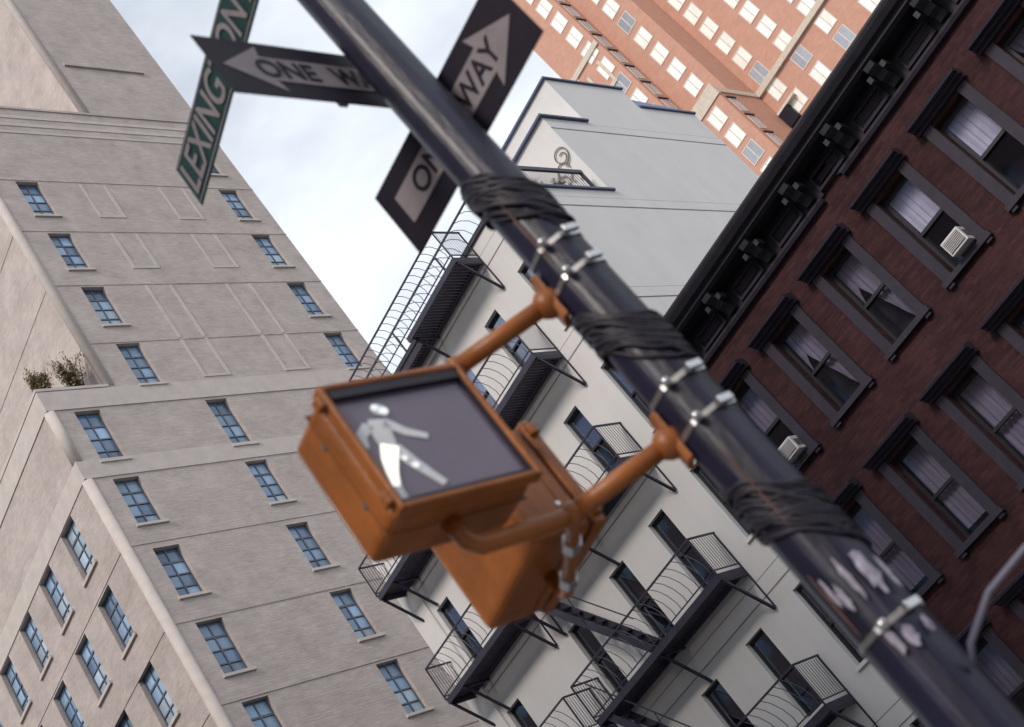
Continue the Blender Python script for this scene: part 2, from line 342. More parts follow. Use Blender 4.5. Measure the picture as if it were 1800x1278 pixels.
for x in (27.585, 31.185):
    for z0 in (29.35, 35.4, 38.5): part('pale_strip', MB().box(x, x + .91, 29.975, 30, Z(z0), Z(z0) + .12), M['tall_stone'], TB)
for z0, z1, x0 in ((0, Z(25.26), 21), (Z(26.05), Z(28.3), 21), (Z(29.3), Z(43.85), 23.6), (Z(45.8), zt3, 30)):   # rounded pale corner
    part('corner_strip', MB().tube([(x0 + .13, 30.13, z0), (x0 + .13, 30.13, z1)], .185, 16), M['tall_stone'], TB, smooth=True)
part('coping', MB().box(20.95, 23.6, 29.95, 52.05, zt1 + .02, zt1 + .14), M['tall_stone'], TB)

# dry shrubs in a planter on the setback terrace
def shrub(loc, h, wdt, label):
    t = root('terrace_shrub', label, 'shrub', loc, 'shrubs on the setback terrace')
    b = MB(); lf = MB()
    for i in range(26):
        a = random.uniform(0, 6.28); r = wdt * random.uniform(.15, .5); hh = h * random.uniform(.55, 1)
        tip = Vector((loc[0] + math.cos(a) * r, loc[1] + math.sin(a) * r * .6, loc[2] + .3 + hh)); base = Vector((loc[0] + math.cos(a) * r * .3, loc[1] + math.sin(a) * r * .2, loc[2] + .25))
        b.tube([base, base.lerp(tip, .5) + Vector((0, 0, .08)), tip], [.012, .009, .004], 5)
        for k in range(80):
            p = base.lerp(tip, random.uniform(.2, 1.05)) + Vector([random.gauss(0, .07) for _ in range(3)]); d = Vector([random.gauss(0, 1) for _ in range(3)]).normalized(); e = d.orthogonal().normalized(); s = random.uniform(.04, .1)
            lf.quad(p - d * s, p + e * s * .4, p + d * s, p - e * s * .4)
    part('stem', b, M['twig'], t); part('foliage', lf, M['leaf'], t, kind='stuff')
    part('planter', MB().box(loc[0] - wdt * .5, loc[0] + wdt * .5, loc[1] - .25, loc[1] + .25, loc[2], loc[2] + .3), M['planter'], t, bevel=.02)
shrub((22.9, 30.5, zt1 + .14), 1.5, 1.3, 'brown dry shrub beside the corner of the buff building, on its setback ledge')
shrub((21.7, 30.6, zt1 + .14), 1.15, .95, 'brown dry shrub at the outer end of the setback ledge, left of its neighbour')

# ------------------------------------------------------------------ orange tower far behind
OT = root('apartment_tower', 'far orange brick apartment tower with white square windows in stepped bays', 'building', (125, 40, 0))
b = MB()
shell(b, 117, 140, 45.2, 51.3, 0, 110, 'B'); shell(b, 117.002, 120, 40.1, 45.2, 0, Z(74.9), 'BNE'); shell(b, 120, 140, 40.1, 45.2, 0, 108, 'BN'); shell(b, 125, 140, 10, 40.1, 0, 100, 'BN')
part('wall', b, M['orange_brick'], OT)
part('parapet', MB().box(116.85, 117.3, 39.95, 45.15, Z(74.3), Z(76.0)), M['cast'], OT)
part('parapet', MB().box(117.3, 125, 39.95, 40.09, Z(74.6), Z(75.3)), M['cast'], OT)
part('ledge', MB().box(124.6, 125, 10, 40.0, Z(74.6), Z(75.3)), M['cast'], OT)
part('ledge', MB().box(116.8, 117, 45.2, 51.3, Z(91.2), Z(91.9)), M['cast'], OT)
part('ledge', MB().box(116.85, 117, 49.9, 50.4, Z(84), Z(91.1)), M['cast'], OT)
def tower_window(wd, h, m):
    fr = MB(); e = .1
    fr.box(-e, 0, -.06, .05, -e, h + e); fr.box(wd, wd + e, -.06, .05, -e, h + e); fr.box(0, wd, -.06, .05, -e, 0); fr.box(0, wd, -.06, .05, h, h + e); fr.box(wd / 2 - .06, wd / 2 + .06, -.05, .03, 0, h)
    ps = [MB().box(0.01, wd / 2 - .07, -.03, .01, .01, h - .01), MB().box(wd / 2 + .07, wd - .01, -.03, .01, .01, h - .01)]
    return fr.mesh('window', M['tower_frame']), [p.mesh('pane', M[m]) for p in ps]
tw = {k: tower_window(*k) for k in ((1.65, 1.95, 'tower_blind'), (1.65, 1.95, 'tower_grey'), (1.1, 1.9, 'tower_grey'))}
def put_tower(k, x, y, z, rz):
    fr, ps = tw[k]; o = inst('window', fr, OT, Vector((x, y, z)) - WL[OT.name], rz)
    for p in ps: inst('pane', p, o)
BL, GR, NA = (1.65, 1.95, 'tower_blind'), (1.65, 1.95, 'tower_grey'), (1.1, 1.9, 'tower_grey')
rw = -math.pi / 2
for i in range(9): put_tower(GR if i == 4 else BL, 120, 43.15, Z(78.55 + 3.0 * i), rw)
for i, z in enumerate((71.85, 68.95, 66.1, 63.2)): put_tower(GR if i == 2 else BL, 117, 42.95, Z(z), rw)
for i in range(10): put_tower(GR if i == 3 else BL, 117, 47.5, Z(75.6 + 3.0 * i), rw)
for i in range(9): put_tower(GR if i == 2 else BL, 125, 38.4 if i == 0 else 39.0, Z(69.8 + 2.87 * i), rw)
for y in (34.75, 30.4, 26.0):
    for i in range(10): put_tower(GR if (i + int(y)) % 5 == 1 else BL, 125, y, Z(66.5 + 2.87 * i), rw)
for i in range(9): put_tower(NA, 117.8, 45.2, Z(75.6 + 3.05 * i), 0)
for z in (71.6, 68.6, 65.6): put_tower(NA, 118.0, 40.1, Z(z), 0)
for i in range(9):
    part('lintel', MB().box(117.5, 119.2, 45.05, 45.2, Z(77.75 + 3.05 * i), Z(77.95 + 3.05 * i)), M['brown_dark'], OT)
for z in (71.6, 68.6, 65.6): part('lintel', MB().box(117.7, 119.4, 39.95, 40.1, Z(z + 2.15), Z(z + 2.35)), M['brown_dark'], OT)
part('surround', MB().box(116.85, 117, 46.6, 49.2, Z(86.3), Z(86.8)).box(116.85, 117, 46.6, 47.0, Z(86.8), Z(90)).box(116.85, 117, 48.8, 49.2, Z(86.8), Z(90)), M['cast'], OT)
part('dark_box', MB().box(124.35, 124.99, 38.5, 40.0, Z(69.2), Z(71.2)), M['sign_black'], OT)
part('box_lid', MB().box(124.3, 124.99, 37.2, 40.0, Z(71.22), Z(71.5)), M['tower_frame'], OT)

# ------------------------------------------------------------------ white building
WB = root('white_apartment_house', 'white stucco apartment house with blank grey side wall and black fire escapes', 'building', (26, 16.6, 0))
rows = [15.18, 12.17, 9.25, 6.23, 3.2]
cols = [13.05, 14.62, 16.18, 17.92, 20.72]                         # left side of each window
widths = [.75, .52, .55, .52, .53]
holes = [(21.5 - y, 21.5 - y + wd, Z(t - 1.75), Z(t)) for t in rows for y, wd in zip(cols, widths)]
b = MB(); wall(b, fW(21, 21.5), 0, 9.7, 0, Z(16.6), holes, .7)
shell(b, 21, 31.7, 11.8, 21.5, 0, Z(16.6), 'BW'); shell(b, 24.43, 31.7, 11.8, 14.6, Z(16.6), Z(19.45), 'B')
shell(b, 26.1, 29.2, 11.8, 14.6, Z(19.45), Z(21.3), 'B'); shell(b, 29.2, 31.7, 11.8, 14.6, Z(19.45), Z(20.48), 'BW')
part('wall', b, M['white'], WB)
part('pilaster', MB().box(20.93, 21, 20.85, 21.5, 0, Z(16.6)), M['white_trim'], WB)
def white_window(wd):
    fr = MB(); h = 1.75; e = .045
    fr.box(0, e, .12, .2, 0, h); fr.box(wd - e, wd, .12, .2, 0, h); fr.box(e, wd - e, .12, .2, h - .07, h); fr.box(e, wd - e, .12, .2, 0, .06); fr.box(e, wd - e, .12, .2, h / 2 - .025, h / 2 + .025)
    up = MB().box(e, wd - e, .15, .156, h / 2 + .03, h - .08); lo = MB().box(e, wd - e, .175, .181, .07, h / 2 - .03)
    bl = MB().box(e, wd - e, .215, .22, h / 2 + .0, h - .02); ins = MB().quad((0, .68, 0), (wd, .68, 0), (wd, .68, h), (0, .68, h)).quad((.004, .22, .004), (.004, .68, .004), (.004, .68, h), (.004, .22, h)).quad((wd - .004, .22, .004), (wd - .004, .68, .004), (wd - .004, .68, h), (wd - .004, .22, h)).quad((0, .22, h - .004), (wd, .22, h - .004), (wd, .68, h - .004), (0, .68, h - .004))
    sill = MB().box(-.05, wd + .05, -.05, .1, -.07, 0)
    return [fr.mesh('window', M['dark_frame']), up.mesh('pane', M['glass']), lo.mesh('pane', M['glass']), bl.mesh('blind', M['blind']), ins.mesh('room', M['inside']), sill.mesh('sill', M['white_trim'])]
ww = {wd: white_window(wd) for wd in set(widths)}
for ri, t in enumerate(rows):
    for ci, (y, wd) in enumerate(zip(cols, widths)):
        ms = ww[wd]; o = inst('window', ms[0], WB, Vector((21, y, Z(t - 1.75))) - WL[WB.name], rw)
        for k in (1, 2, 4, 5): inst(ms[k].name.split('.')[0], ms[k], o)
        if ri < 2: inst('blind', ms[3], o)
for z in (3.3, 6.54, 9.9, 12.9, 15.95):                            # shallow string courses, front and side
    part('string_course', MB().box(20.988, 21, 11.788, 20.85, Z(z), Z(z) + .29), M['white'], WB)
    part('string_course', MB().box(21, 31.7, 11.788, 11.8, Z(z), Z(z) + .29), M['white'], WB)
    for q in (-.022, .29): part('joint', MB().box(20.995, 21, 11.795, 20.85, Z(z) + q, Z(z) + q + .022).box(21, 31.7, 11.795, 11.8, Z(z) + q, Z(z) + q + .022), M['joint'], WB)
part('string_course', MB().box(24.43, 31.7, 11.788, 11.8, Z(19.02), Z(19.3)), M['white'], WB)
for q in (18.998, 19.3): part('joint', MB().box(24.43, 31.7, 11.795, 11.8, Z(q), Z(q) + .022), M['joint'], WB)
part('coping', MB().box(24.33, 26.15, 11.72, 11.83, Z(19.42), Z(19.48)).box(24.33, 24.46, 11.83, 14.6, Z(19.42), Z(19.48)), M['flash'], WB)
part('coping', MB().box(26.02, 29.25, 11.74, 11.83, Z(21.28), Z(21.34)).box(26.02, 26.12, 11.83, 14.6, Z(21.28), Z(21.34)), M['flash'], WB)
part('coping', MB().box(29.25, 31.75, 11.74, 11.84, Z(20.46), Z(20.52)), M['flash'], WB)
part('roof_sheet', MB().prism([(29.2, Z(20.52)), (31.7, Z(20.52)), (31.6, Z(20.68)), (29.25, Z(20.9))], lambda u, v, w_: (u, v, w_), 11.84, 14.4), M['tarp'], WB)
part('coping', MB().box(20.94, 21.05, 11.76, 21.5, Z(16.58), Z(16.64)), M['iron'], WB)
part('coping', MB().box(21.05, 24.55, 11.74, 11.84, Z(16.55), Z(16.61)), M['flash'], WB)
# roof railings: front with leaning bars, side beside the terrace
fr = part('roof_railing', MB().bar((21.05, 12.2, Z(17.42)), (21.05, 21.3, Z(17.42)), .04).bar((21.05, 12.2, Z(16.75)), (21.05, 21.3, Z(16.75)), .025), M['iron'], WB)
arc = MB().tube([(0, 0, .8), (0, -.2, .66), (0, -.38, .44), (0, -.48, .2), (0, -.5, 0)], .009, 5).mesh('baluster', M['iron'])
for k in range(32): inst('baluster', arc, fr, Vector((21.05, 12.75 + k * .265, Z(16.62))) - WL[WB.name])
for y in (12.2, 14.5, 16.8, 19.1, 21.3): part('post', MB().bar((21.05, y, Z(16.6)), (21.05, y, Z(17.44)), .035), M['iron'], fr)
sr = part('terrace_railing', MB().box(21.9, 24.15, 11.86, 11.92, Z(17.3), Z(17.41)).bar((24.1, 11.89, Z(16.63)), (24.1, 11.89, Z(17.3)), .06).bar((21.9, 11.89, Z(16.63)), (21.9, 11.89, Z(17.3)), .05), M['iron'], WB)
for k in range(20): part('baluster', MB().bar((22.0 + k * .105, 11.89, Z(16.63)), (22.0 + k * .105, 11.89, Z(17.3)), .012), M['iron'], sr)
def roof_plant(x, h, label):
    loc = (x, 12.25, Z(16.6)); t = root('terrace_plant', label, 'plant', loc, 'plants behind the terrace railing')
    lf = MB(); st = MB()
    for i in range(24):
        a = random.uniform(0, 6.28); tip = Vector((x + math.cos(a) * .34, 12.25 + math.sin(a) * .22, Z(16.85) + h * random.uniform(.5, 1)))
        st.tube([(x, 12.25, Z(16.8)), tip], [.01, .004], 5)
        for k in range(20):
            p = Vector((x, 12.25, Z(16.8))).lerp(tip, random.uniform(.3, 1.05)) + Vector([random.gauss(0, .05) for _ in range(3)]); d = Vector([random.gauss(0, 1) for _ in range(3)]).normalized(); e = d.orthogonal().normalized(); s = random.uniform(.025, .06)
            lf.quad(p - d * s, p + e * s * .45, p + d * s, p - e * s * .45)
    part('stem', st, M['twig'], t); part('foliage', lf, M['leaf'], t, kind='stuff'); part('pot', MB().tube([(x, 12.25, Z(16.6)), (x, 12.25, Z(16.82))], [.11, .15], 12), M['planter'], t)
roof_plant(22.55, .4, 'leafy plant nearest the street corner behind the terrace railing')
roof_plant(23.05, .55, 'middle plant of three behind the dark terrace railing')
roof_plant(23.6, .45, 'plant next to the cream setback wall behind the terrace railing')
b = MB()
for cx, cz, r0, r1 in ((12.14, 18.3, .3, 4.9), (12.1, 18.25, .17, 6.2), (12.35, 18.0, .24, 3.6), (12.6, 17.75, .26, 3.4), (12.2, 17.6, .2, 4.4)):
    b.tube([(24.395, cx + math.cos(r1 - i * .3) * r0 * (1 - i * .03), cz + EYE + math.sin(r1 - i * .3) * r0 * (1 - i * .03)) for i in range(18)], .016, 5)
thing('climbing_vine', b, M['vine'], 'bare curling vine on the cream setback wall above the terrace railing', 'vine', (24.395, 12.3, Z(16.6)))

# ------------------------------------------------------------------ fire escapes
def arc_mesh(h, lean): return MB().tube([(0, 0, h), (0, -lean * .45, h * .78), (0, -lean * .8, h * .5), (0, -lean, h * .2), (0, -lean, 0)], .0085, 5).mesh('baluster', M['iron'])
bal = arc_mesh(.76, .32); thin = MB().bar((0, 0, 0), (0, 0, .72), .009).mesh('baluster', M['iron'])
def fire_escape(y0, y1, levels, label, stairs=(), hatch=None):
    X0, X1 = 20.16, 20.96; t = root('fire_escape', label, 'fire escape', (20.5, (y0 + y1) / 2, 0))
    for lv in levels:
        z = Z(lv); cut = [(y0, y1, X0)] if hatch != lv else [(y0, y0 + 2.35, X0), (y0 + 2.35, y0 + 4.2, 20.6), (y0 + 4.2, y1, X0)]
        for ya, yb, xa in cut:
            b = MB()
            n = max(2, int((yb - ya) / .085))
            for i in range(n):
                yy = ya + (i + .5) * (yb - ya) / n; b.box(xa + .05, X1 - .05, yy - .031, yy + .031, z - .03, z)
            p = part('platform', b, M['iron'], t, kind='stuff')
            part('edge_beam', MB().box(xa, xa + .05, ya, yb, z - .12, z + .02).box(X1 - .05, X1, ya, yb, z - .12, z + .02), M['iron'], p)
        for y in (y0, y1 - .05): part('edge_beam', MB().box(X0 + .05, X1 - .05, y, y + .05, z - .12, z + .02), M['iron'], t)
        rt, rb = z + .87, z + .1
        r = part('railing', MB().bar((X0, y0, rt), (X0, y1, rt), .035).bar((X0, y0, rb), (X0, y1, rb), .022)
                 .bar((X0, y0, rt), (21, y0, rt), .035).bar((X0, y0, rb), (21, y0, rb), .022).bar((X0, y1, rt), (21, y1, rt), .035).bar((X0, y1, rb), (21, y1, rb), .022)
                 .bar((X0, y0, z), (X0, y0, rt), .03).bar((X0, y1, z), (X0, y1, rt), .03).bar((20.97, y0, z - .95), (20.97, y0, rt), .028).bar((20.97, y1, z - .95), (20.97, y1, rt), .028), M['iron'], t)
        n = int((y1 - y0) / .2)
        for i in range(2, n): inst('baluster', bal, r, Vector((X0, y0 + i * (y1 - y0) / n, z + .1)) - WL[t.name])
        for i in range(1, 11):
            for y in (y0, y1): inst('baluster', thin, r, Vector((X0 + i * .078, y, z + .11)) - WL[t.name], 0)
        for y in (y0 + .03, y0 + 2.2, y1 - .03):
            part('bracket', MB().bar((X0 + .08, y, z - .14), (20.97, y, z - .98), .05, .05).box(X0 + .05, 20.96, y - .025, y + .025, z - .17, z - .12), M['iron'], t)
    for lv, ya, yb in stairs:                                       # flight from level lv up three metres
        z0, z1 = Z(lv), Z(lv) + 2.95; s = MB()
        for x in (20.22, 20.62): s.bar((x, ya, z0), (x, yb, z1), .03, .16)
        st = part('stair', s, M['iron'], t)
        part('handrail', MB().bar((20.2, ya - .05, z0 + .75), (20.2, yb - .05, z1 + .75), .022).bar((20.2, ya * .5 + yb * .5, (z0 + z1) / 2), (20.2, ya * .5 + yb * .5 - .05, (z0 + z1) / 2 + .75), .018), M['iron'], st)
        for i in range(1, 11): part('tread', MB().box(20.235, 20.605, ya + (yb - ya) * i / 11 - .09, ya + (yb - ya) * i / 11 + .09, z0 + 2.95 * i / 11 - .012, z0 + 2.95 * i / 11 + .012), M['iron'], st)
fire_escape(13.53, 18.0, (4.25, 7.22, 10.2, 13.2, 16.22), 'black iron fire escape with stair on the white facade, nearer the dark brick house', [(7.22, 15.75, 17.75), (4.25, 15.75, 17.75)], 16.22)
fire_escape(18.35, 21.2, (4.25, 7.22, 10.2, 13.2), 'smaller black fire escape at the far end of the white facade by the buff tower')

# ------------------------------------------------------------------ dark brick house
BH = root('brick_row_house', 'dark red brick row house with heavy black bracketed cornice and stone window hoods', 'building', (26, 0, 0))
bc = [11.17 - 1.59 * i for i in range(15)]; brows = [9.48, 6.42, 3.36]
hw = .34; bh = 1.83
holes = [(11.8 - y - hw, 11.8 - y + hw, Z(t - bh), Z(t)) for y in bc for t in brows]
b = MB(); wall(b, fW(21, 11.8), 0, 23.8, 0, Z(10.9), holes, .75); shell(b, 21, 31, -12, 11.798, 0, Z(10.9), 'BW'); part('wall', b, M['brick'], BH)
def brick_window():
    wd = 2 * hw; h = bh; e = .05
    fr = MB(); fr.box(0, e, .17, .25, 0, h); fr.box(wd - e, wd, .17, .25, 0, h); fr.box(e, wd - e, .17, .25, h - .08, h); fr.box(e, wd - e, .17, .25, 0, .07); fr.box(e, wd - e, .16, .25, h / 2 - .03, h / 2 + .03)
    up = MB().box(e, wd - e, .2, .206, h / 2 + .035, h - .085); lo = MB().box(e, wd - e, .225, .231, .075, h / 2 - .035)
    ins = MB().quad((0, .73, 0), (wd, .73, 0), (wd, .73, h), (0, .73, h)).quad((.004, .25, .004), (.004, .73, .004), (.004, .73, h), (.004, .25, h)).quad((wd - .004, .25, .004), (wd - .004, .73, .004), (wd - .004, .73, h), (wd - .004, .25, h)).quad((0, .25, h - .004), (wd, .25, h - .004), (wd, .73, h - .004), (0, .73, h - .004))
    hood = MB().prism([(0, -.02), (-.09, -.02), (-.1, .03), (-.2, .035), (-.21, .075), (-.33, .085), (-.345, .13), (-.3, .15), (0, .2)], lambda u, v, w_: (v, u, h + .1 + w_), -.27, wd + .27)
    jambs = [MB().box(-.2, -.001, -.06, .0, .0, h + .06).box(-.06, -.001, 0, .02, 0, h), MB().box(wd + .001, wd + .2, -.06, 0, 0, h + .06)]
    sill = MB().box(-.24, wd + .24, -.11, .16, -.1, 0); sill.box(-.2, -.08, -.08, 0, -.16, -.1).box(wd + .08, wd + .2, -.08, 0, -.16, -.1)
    def cur(poly, seed):
        m = MB(); n = 14; rd = random.Random(seed)
        xs = [e + (wd - 2 * e) * i / n for i in range(n + 1)]
        for i in range(n):
            a0, a1 = poly(i / n), poly((i + 1) / n); d0, d1 = .31 + .02 * math.sin(i * 2.3 + seed), .31 + .02 * math.sin((i + 1) * 2.3 + seed)
            if a0 is None or a1 is None: continue
            m.quad((xs[i], d0, a0 * h), (xs[i + 1], d1, a1 * h), (xs[i + 1], d1, h - .05), (xs[i], d0, h - .05))
        return m.mesh('curtain', M['curtain'])
    cs = [cur(lambda q: max(.06, .95 - 1.05 * q) if q > .22 else .5 + q, 1), cur(lambda q: .1 + .0 * q, 2), cur(lambda q: .52, 3), cur(lambda q: max(.08, .9 - .95 * q), 4)]
    ch = cur(lambda q: .5, 5).copy(); ch.materials.clear(); ch.materials.append(M['curtain_hi'])
    return dict(frame=fr.mesh('window', M['dark_frame']), up=up.mesh('pane', M['glass_dim']), lo=lo.mesh('pane', M['glass_dim']), room=ins.mesh('room', M['inside']), hood=hood.mesh('hood', M['brown']), jamb=[j.mesh('jamb', M['brown']) for j in jambs], sill=sill.mesh('sill', M['brown']), cs=cs, ch=ch)
bw = brick_window()
style = {(0, 2): 0, (0, 1): 0, (0, 0): 2, (0, 3): 9, (0, 4): 9, (1, 2): 1, (1, 1): 1, (1, 0): 1, (1, 3): 3}
for ri, t in enumerate(brows):
    for ci, y in enumerate(bc):
        o = inst('window', bw['frame'], BH, Vector((21, y + hw, Z(t - bh))) - WL[BH.name], rw)
        inst('pane', bw['up'], o); inst('pane', bw['lo'], o); inst('room', bw['room'], o); inst('hood', bw['hood'], o); inst('sill', bw['sill'], o)
        for j in bw['jamb']: inst('jamb', j, o)
        s = style.get((ri, ci), (ri * 5 + ci * 3) % 4)
        inst('curtain', bw['ch'] if s == 9 else bw['cs'][s], o)
# cornice
prof = [(.3, Z(10.95)), (-.10, Z(10.95)), (-.10, Z(10.9)), (-.52, Z(10.86)), (-.62, Z(10.9)), (-.62, Z(10.97)), (-.72, Z(11.0)), (-.78, Z(11.1)), (-.8, Z(11.16)), (-.8, Z(11.2)), (.3, Z(11.24))]
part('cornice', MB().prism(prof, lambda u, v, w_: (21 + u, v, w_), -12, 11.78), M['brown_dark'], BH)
for y0, y1 in ((-12, 6.8), (7.22, 11.78)): part('frieze', MB().box(20.94, 21, y0, y1, Z(10.36), Z(10.9)), M['brown_dark'], BH)
for y0, y1 in ((-12, 6.72), (7.3, 11.775)): part('frieze_moulding', MB().prism([(0, Z(10.24)), (-.1, Z(10.26)), (-.13, Z(10.32)), (-.13, Z(10.36)), (0, Z(10.36))], lambda u, v, w_: (21 + u, v, w_), y0, y1), M['brown'], BH)
br = MB().prism([(0, 0), (-.10, 0), (-.16, .1), (-.28, .16), (-.34, .26), (-.5, .34), (-.52, .44), (0, .44)], lambda u, v, w_: (u, v, w_), -.1, .1).mesh('bracket', M['brown_dark'])
dn = MB().box(-.2, 0, -.045, .045, 0, .11).mesh('dentil', M['brown_dark'])
for k in range(19):
    y = 11.25 - k * 1.26; inst('bracket', br, BH, Vector((20.94, y, Z(10.42))) - WL[BH.name])
    for q in (-.17, .17): inst('dentil', dn, BH, Vector((20.7, y + q * .0 + q, Z(10.62))) - WL[BH.name])
    fp = MB(); y0, y1 = y - 1.02, y - .26                           # raised frieze panel between brackets
    fp.box(20.89, 20.94, y0, y1, Z(10.42), Z(10.47)).box(20.89, 20.94, y0, y1, Z(10.7), Z(10.75)).box(20.89, 20.94, y0, y0 + .05, Z(10.47), Z(10.7)).box(20.89, 20.94, y1 - .05, y1, Z(10.47), Z(10.7)).box(20.92, 20.94, y0 + .12, y1 - .12, Z(10.53), Z(10.64))
    part('frieze_panel', fp, M['brown'], BH)

def air_conditioner(y, z, label):
    t = root('air_conditioner', label, 'air conditioner', (20.85, y, z), 'window air conditioners')
    part('casing', MB().box(20.7, 21.1, y - .2, y + .2, z, z + .3), M['ac'], t, bevel=.012)
    part('grille', MB().box(20.69, 20.7, y - .17, y + .17, z + .04, z + .26), M['ac_dark'], t)
    for k in range(7): part('louvre', MB().box(20.675, 20.69, y - .17, y + .17, z + .05 + k * .03, z + .062 + k * .03), M['ac'], t)
    for s in (-1, 1): part('side_vent', MB().box(20.76, 21.0, y + s * .2 - .004, y + s * .2 + .004, z + .07, z + .22), M['ac_dark'], t)
air_conditioner(11.02, Z(7.72), 'white window air conditioner low in the brick house window nearest the black pole')
air_conditioner(6.25, Z(7.72), 'pale air conditioner in the bright curtained window under the cornice, near the right edge')

# ------------------------------------------------------------------ street pole with everything it carries
PX, PY, PH = 3.08, 1.765, 7.2
P = root('street_pole', 'thick black octagonal street pole leaning across the picture', 'pole', (PX, PY, 0))
def oct_ring(r, z, ph=R(12)): return [(PX + r * math.cos(ph + k * math.pi / 4), PY + r * math.sin(ph + k * math.pi / 4), z) for k in range(8)]
b = MB(); zs = [0, .3, .35, 2, 3.4, 4.6, 6, PH]; rs = [.16, .16, .112, .106, .1, .097, .093, .088]
for z, r in zip(zs, rs): b.v += oct_ring(r, z)
for i in range(len(zs) - 1):
    for j in range(8): b.f.append((i * 8 + j, i * 8 + (j + 1) % 8, i * 8 + 8 + (j + 1) % 8, i * 8 + 8 + j))
b.f.append(tuple(range(len(zs) * 8 - 8, len(zs) * 8)))
part('shaft', b, M['pole'], P, bevel=.022)
def on_pole(ang, z, r=.1): return Vector((PX + r * math.cos(R(ang)), PY + r * math.sin(R(ang)), z))
def sticker(ang0, zc, wd, h, m, name, lean=0):                      # thin torn patch following the shaft, oval and ragged
    b = MB(); n = 18; rim = []
    for k in range(n):
        a = 2 * math.pi * k / n; q = random.uniform(.68, 1.05); u = math.cos(a) * wd * q; v = math.sin(a) * h * q
        rim.append(on_pole(ang0 + u + lean * v, zc + v, .1135))
    b.v = [tuple(on_pole(ang0, zc, .1155))] + [tuple(p) for p in rim]; b.f = [(0, 1 + k, 1 + (k + 1) % n) for k in range(n)]
    part(name, b, M[m], P)
for ang, zc, wd, h in ((212, Z(.80), 5, .07), (238, Z(.79), 12, .075), (190, Z(.77), 6, .05), (180, Z(.80), 4, .05), (262, Z(.76), 6, .06), (222, Z(.60), 9, .035), (203, Z(.615), 6, .045), (252, Z(.60), 6, .03)):
    sticker(ang, zc, wd, h, 'paper', 'torn_sticker')
sticker(172, Z(.78), 2, .13, 'rust', 'rust_streak'); sticker(196, Z(2.2), 2, .16, 'rust', 'rust_streak'); sticker(200, Z(1.15), 1.6, .2, 'rust', 'rust_streak')

def cable_wrap(zc, amp, label):
    t = root('cable_wrap', label, 'cable', (PX, PY, zc), 'cables wrapped round the pole')
    for k in range(24):
        zo = random.uniform(-.075, .075); am = amp * random.uniform(.6, 1.3); ph = R(125 + random.uniform(-30, 30)); rr = .1 + random.uniform(0, .005); pts = []
        for i in range(32):
            a = 2 * math.pi * i / 32; pts.append((PX + rr * math.cos(a), PY + rr * math.sin(a), zc + zo + am * math.cos(a - ph) + .01 * math.sin(3 * a + k) + .003 * math.sin(7 * a + 2 * k)))
        part('strand', MB().tube(pts, random.uniform(.0045, .0085), 6, closed=True), M['cable'], t, smooth=True)
cable_wrap(Z(2.36), .11, 'bundle of black cable wrapped round the pole just below the lower one-way sign')
cable_wrap(Z(1.74), .1, 'bundle of black cable wrapped round the pole between the two pairs of steel bands')
cable_wrap(Z(1.06), .1, 'bundle of black cable wrapped round the pole below the lower steel bands')
def band(z, label):
    t = root('steel_band', label, 'clamp', (PX, PY, z)); b = MB(); r = .0045; N = 64; R0 = .1 + (3.4 - z) * .004
    def oc(k): return (R0 - .002) * math.cos(math.pi / 8) / math.cos((2 * math.pi * k / N - R(12)) % (math.pi / 4) - math.pi / 8)
    for zz, rr in ((z - .009, r), (z + .009, r), (z + .009, r - .004), (z - .009, r - .004)):
        b.v += [(PX + (rr + oc(k)) * math.cos(2 * math.pi * k / N), PY + (rr + oc(k)) * math.sin(2 * math.pi * k / N), zz) for k in range(N)]
    for q in range(4):
        for j in range(N): b.f.append((q * N + j, q * N + (j + 1) % N, (q + 1) % 4 * N + (j + 1) % N, (q + 1) % 4 * N + j))
    part('strap', b, M['steel'], t)
    for ang, hw_, hh in ((205, .012, .014), (254, .026, .013)):
        c = on_pole(ang, z, .116); n = Vector((math.cos(R(ang)), math.sin(R(ang)), 0)); q = Vector((-n.y, n.x, 0))
        bk = MB().hexa([c + q * a * hw_ + n * d + Vector((0, 0, e_)) for e_ in (-hh, hh) for a, d in ((-1, -.012), (1, -.012), (1, .006), (-1, .006))])
        o = part('buckle', bk, M['steel'], t, bevel=.004)
        if ang == 205: part('bolt', MB().tube([c, c + n * .014, c + n * .02], [.013, .013, .008], 10), M['steel'], o, smooth=True)
band(Z(2.125), 'steel strap round the black pole above the upper orange arm, upper of its pair')
band(Z(2.0), 'steel strap round the black pole at the upper orange arm, lower of its pair')
band(Z(1.525), 'steel strap round the black pole above the lower orange arm, upper of its pair')
band(Z(1.39), 'steel strap round the black pole at the lower orange arm, lower of its pair')
band(Z(.66), 'steel strap low on the black pole among torn stickers, in the bottom right corner')
b = MB().tube([on_pole(262, Z(.46), .11), on_pole(262, Z(.50), .15), (3.075, 1.497, Z(.555)), (3.13, 1.377, Z(.576)), (3.2, 1.2, Z(.57)), (3.3, 1.0, Z(.5))], .0095, 8)
thing('loose_cable', b, M['cable_grey'], 'grey cable leaving the pole low in the bottom right corner', 'cable', tuple(on_pole(262, Z(.46), .11)), smooth=True)

